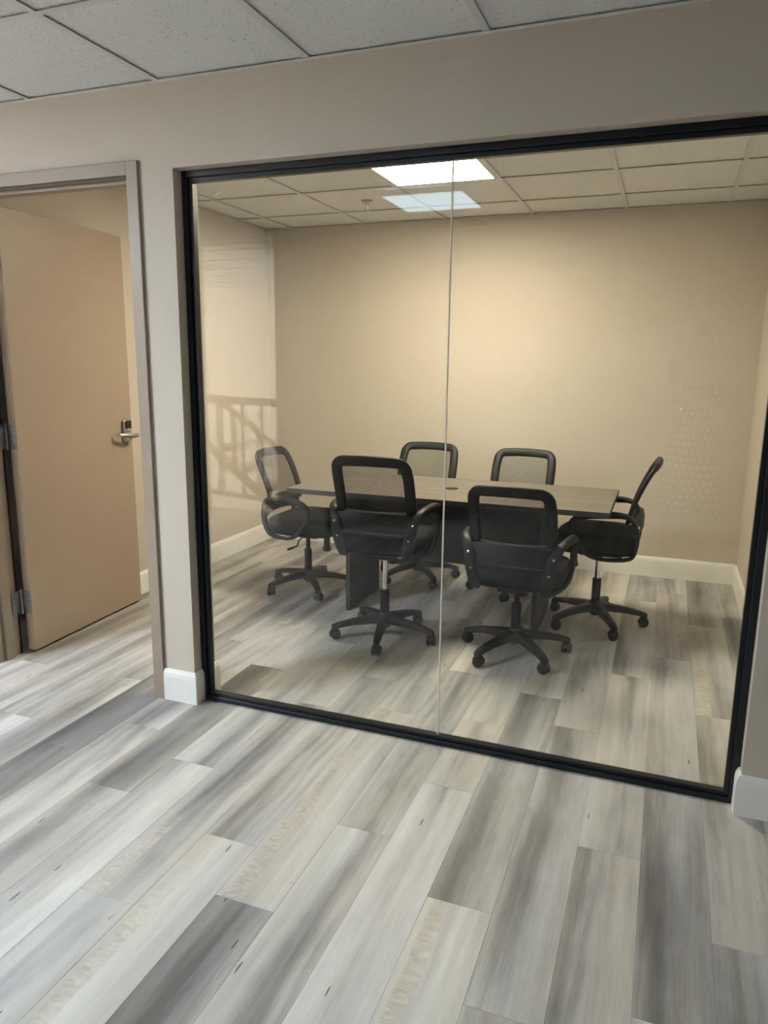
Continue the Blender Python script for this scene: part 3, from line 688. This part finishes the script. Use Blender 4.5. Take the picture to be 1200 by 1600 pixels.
# ------------------------------------------------------------------ the photographer (seen as a faint reflection)
ph = obj('smartphone', box(box(NB(), -.012, .060, -.112, .020, .0072, .0150, .0015), -.010, .016, -.010, .016, .0065, .0080, .001), 'gloss_black')
ph.matrix_world = cam_matrix() @ Matrix.Translation((0, -.002, 0))
tag(ph, 'black smartphone held up by the reflected photographer', 'phone')
PX, PY = 1.985, -2.88
pe = tag(empty('person', (PX, PY, 0), .12), 'person with a hair bun in a dotted dress holding up a phone, reflected', 'person')
def skin_mesh(name, chains, mat, lv=2):
    """chains: lists of (x, y, z, r); points repeated in several chains are shared"""
    bm = NB(); lay = bm.verts.layers.skin.verify(); idx = {}; first = None
    for ch in chains:
        prev = None
        for x, y, z, r in ch:
            k = (round(x, 4), round(y, 4), round(z, 4))
            if k not in idx:
                v = bm.verts.new((x, y, z)); v[lay].radius = (r, r); idx[k] = v
                if first is None: v[lay].use_root = True; first = v
            v = idx[k]
            if prev is not None and prev is not v and not bm.edges.get((prev, v)): bm.edges.new((prev, v))
            prev = v
    me = bpy.data.meshes.new(name); bm.to_mesh(me); bm.free(); me.materials.append(M[mat])
    o = bpy.data.objects.new(name, me); COL.objects.link(o)
    sk = o.modifiers.new('skin', 'SKIN'); sk.use_smooth_shade = True
    sd = o.modifiers.new('sub', 'SUBSURF'); sd.levels = lv; sd.render_levels = lv
    return o
Pv = (0, 0, .86, .13); Ch = (0, 0, 1.20, .12); Nk = (0, .01, 1.36, .052)
hands = {1: (-.095, .325, 1.335), -1: (-.205, .325, 1.340)}
chains = [[Pv, (0, 0, 1.02, .11), Ch, (0, 0, 1.30, .085), Nk, (0, .02, 1.43, .05)]]
for s in (1, -1):
    chains.append([Pv, (s*.085, 0, .76, .082), (s*.085, .015, .46, .056), (s*.085, -.01, .30, .050), (s*.085, -.02, .09, .034), (s*.09, .03, .035, .034), (s*.095, .13, .025, .028)])
    hx, hy, hz = hands[s]
    el = (s*.235 - .02, .10, 1.075, .038)
    chains.append([Ch, (s*.10, 0, 1.29, .058), (s*.170, 0, 1.285, .052), (s*.205, .04, 1.19, .044), el, ((el[0]+hx)/2, (el[1]+hy)/2-.005, (el[2]+hz)/2, .033), (hx, hy-.05, hz-.055, .023), (hx, hy-.012, hz-.012, .026)])
    for q, (dz, ln) in enumerate(((.030, .050), (.012, .055), (-.006, .052), (-.022, .042))):
        chains.append([(hx, hy-.012, hz-.012, .026), (hx-s*.006, hy+.020, hz+dz, .0095), (hx-s*.016, hy+.040, hz+dz+.006, .0088), (hx-s*(ln*.8), hy+.042, hz+dz+.010, .0075)])
    chains.append([(hx, hy-.012, hz-.012, .026), (hx-s*.014, hy-.004, hz+.016, .0105), (hx-s*.030, hy+.006, hz+.032, .009), (hx-s*.042, hy+.010, hz+.044, .008)])
bo = skin_mesh('body', chains, 'skin'); bo.parent = pe
# head
b = NB(); rings = []
HC = Vector((-.01, .03, 1.525))
for i in range(15):
    ph_ = pi*i/14; zz = -cos(ph_); rr = sin(ph_)
    ring = []
    for k in range(28):
        th = 2*pi*k/28; c, s_ = cos(th), sin(th)
        wx = .074*(1.0 if zz > -.1 else 1-.30*min(1, (-.1-zz)/.9)); wy = .094
        x = wx*rr*c; y = wy*rr*s_ + (.006 if zz < -.2 else 0)*rr; z = .118*zz
        if s_ > .93 and -.35 < zz < .12: y += .020*(1-abs(zz+.18)/.3 if abs(zz+.18) < .3 else 0)     # nose
        if s_ > .6 and abs(abs(c)-.42) < .2 and .0 < zz < .25: y -= .007                               # eye sockets
        ring.append(HC + Vector((x, y, z)))
    rings.append([v for v in ring])
rings[0] = [HC + Vector((.004*cos(2*pi*k/28), .004*sin(2*pi*k/28), -.118)) for k in range(28)]
rings[-1] = [HC + Vector((.004*cos(2*pi*k/28), .004*sin(2*pi*k/28), .118)) for k in range(28)]
hd = obj('head', loft(b, rings), 'skin', pe, smooth=80)
def ball(bm, c, rx, ry, rz, n=14):
    rings = []
    for i in range(n//2+1):
        a = pi*i/(n//2); r = max(.03, sin(a)); rings.append([Vector((c[0]+rx*r*cos(2*pi*k/n), c[1]+ry*r*sin(2*pi*k/n), c[2]-rz*cos(a))) for k in range(n)])
    return loft(bm, rings)
b = NB()
for s in (-1, 1): ball(b, HC+Vector((s*.030, .080, .008)), .011, .008, .006)
obj('eyes', b, 'eye', hd, smooth=80)
obj('mouth', ball(NB(), HC+Vector((0, .083, -.058)), .022, .008, .007), 'lip', hd, smooth=80)
b = NB()
for s in (-1, 1): ball(b, HC+Vector((s*.074, -.005, -.01)), .008, .018, .030)
obj('ears', b, 'skin', hd, smooth=80)
b = NB(); rings = []
for i in range(10):
    a = pi*(.36+.64*i/9); zz = -cos(a); rr = max(.02, sin(a))
    rings.append([HC + Vector((.082*rr*cos(t), .100*rr*sin(t)-.012 if sin(t) < .3 else .1*rr*(.3+(sin(t)-.3)*(.25 if zz < .45 else .9))-.012, .126*zz+.004)) for t in [2*pi*k/28 for k in range(28)]])
loft(b, rings); ball(b, HC+Vector((.0, -.045, .140)), .044, .044, .038, 18)
obj('hair_bun', b, 'hair', pe, smooth=80)
# dress
b = NB(); rings = []
for z, rx, ry, cy in ((1.335, .115, .075, .0), (1.315, .160, .092, .0), (1.27, .185, .108, .004), (1.20, .172, .125, .012), (1.10, .150, .115, .006), (1.04, .142, .108, .0), (.96, .160, .125, 0), (.86, .185, .142, -.005), (.74, .198, .152, -.004), (.60, .205, .156, 0), (.50, .208, .160, 0), (.455, .210, .162, 0)):
    rings.append([Vector((rx*math.copysign(abs(cos(t))**.9, cos(t))*(1+.02*sin(9*t)*(z < .8)), cy+ry*sin(t)*(1+.03*sin(7*t)*(z < .8)), z)) for t in [2*pi*k/48 for k in range(48)]])
obj('dress', loft(b, rings, cap=False), 'dress', pe, smooth=80)
b = NB()
for s in (-1, 1): ball(b, Vector((s*.092, .055, .030)), .045, .125, .030, 16)
obj('shoes', b, 'shoe', pe, smooth=80)
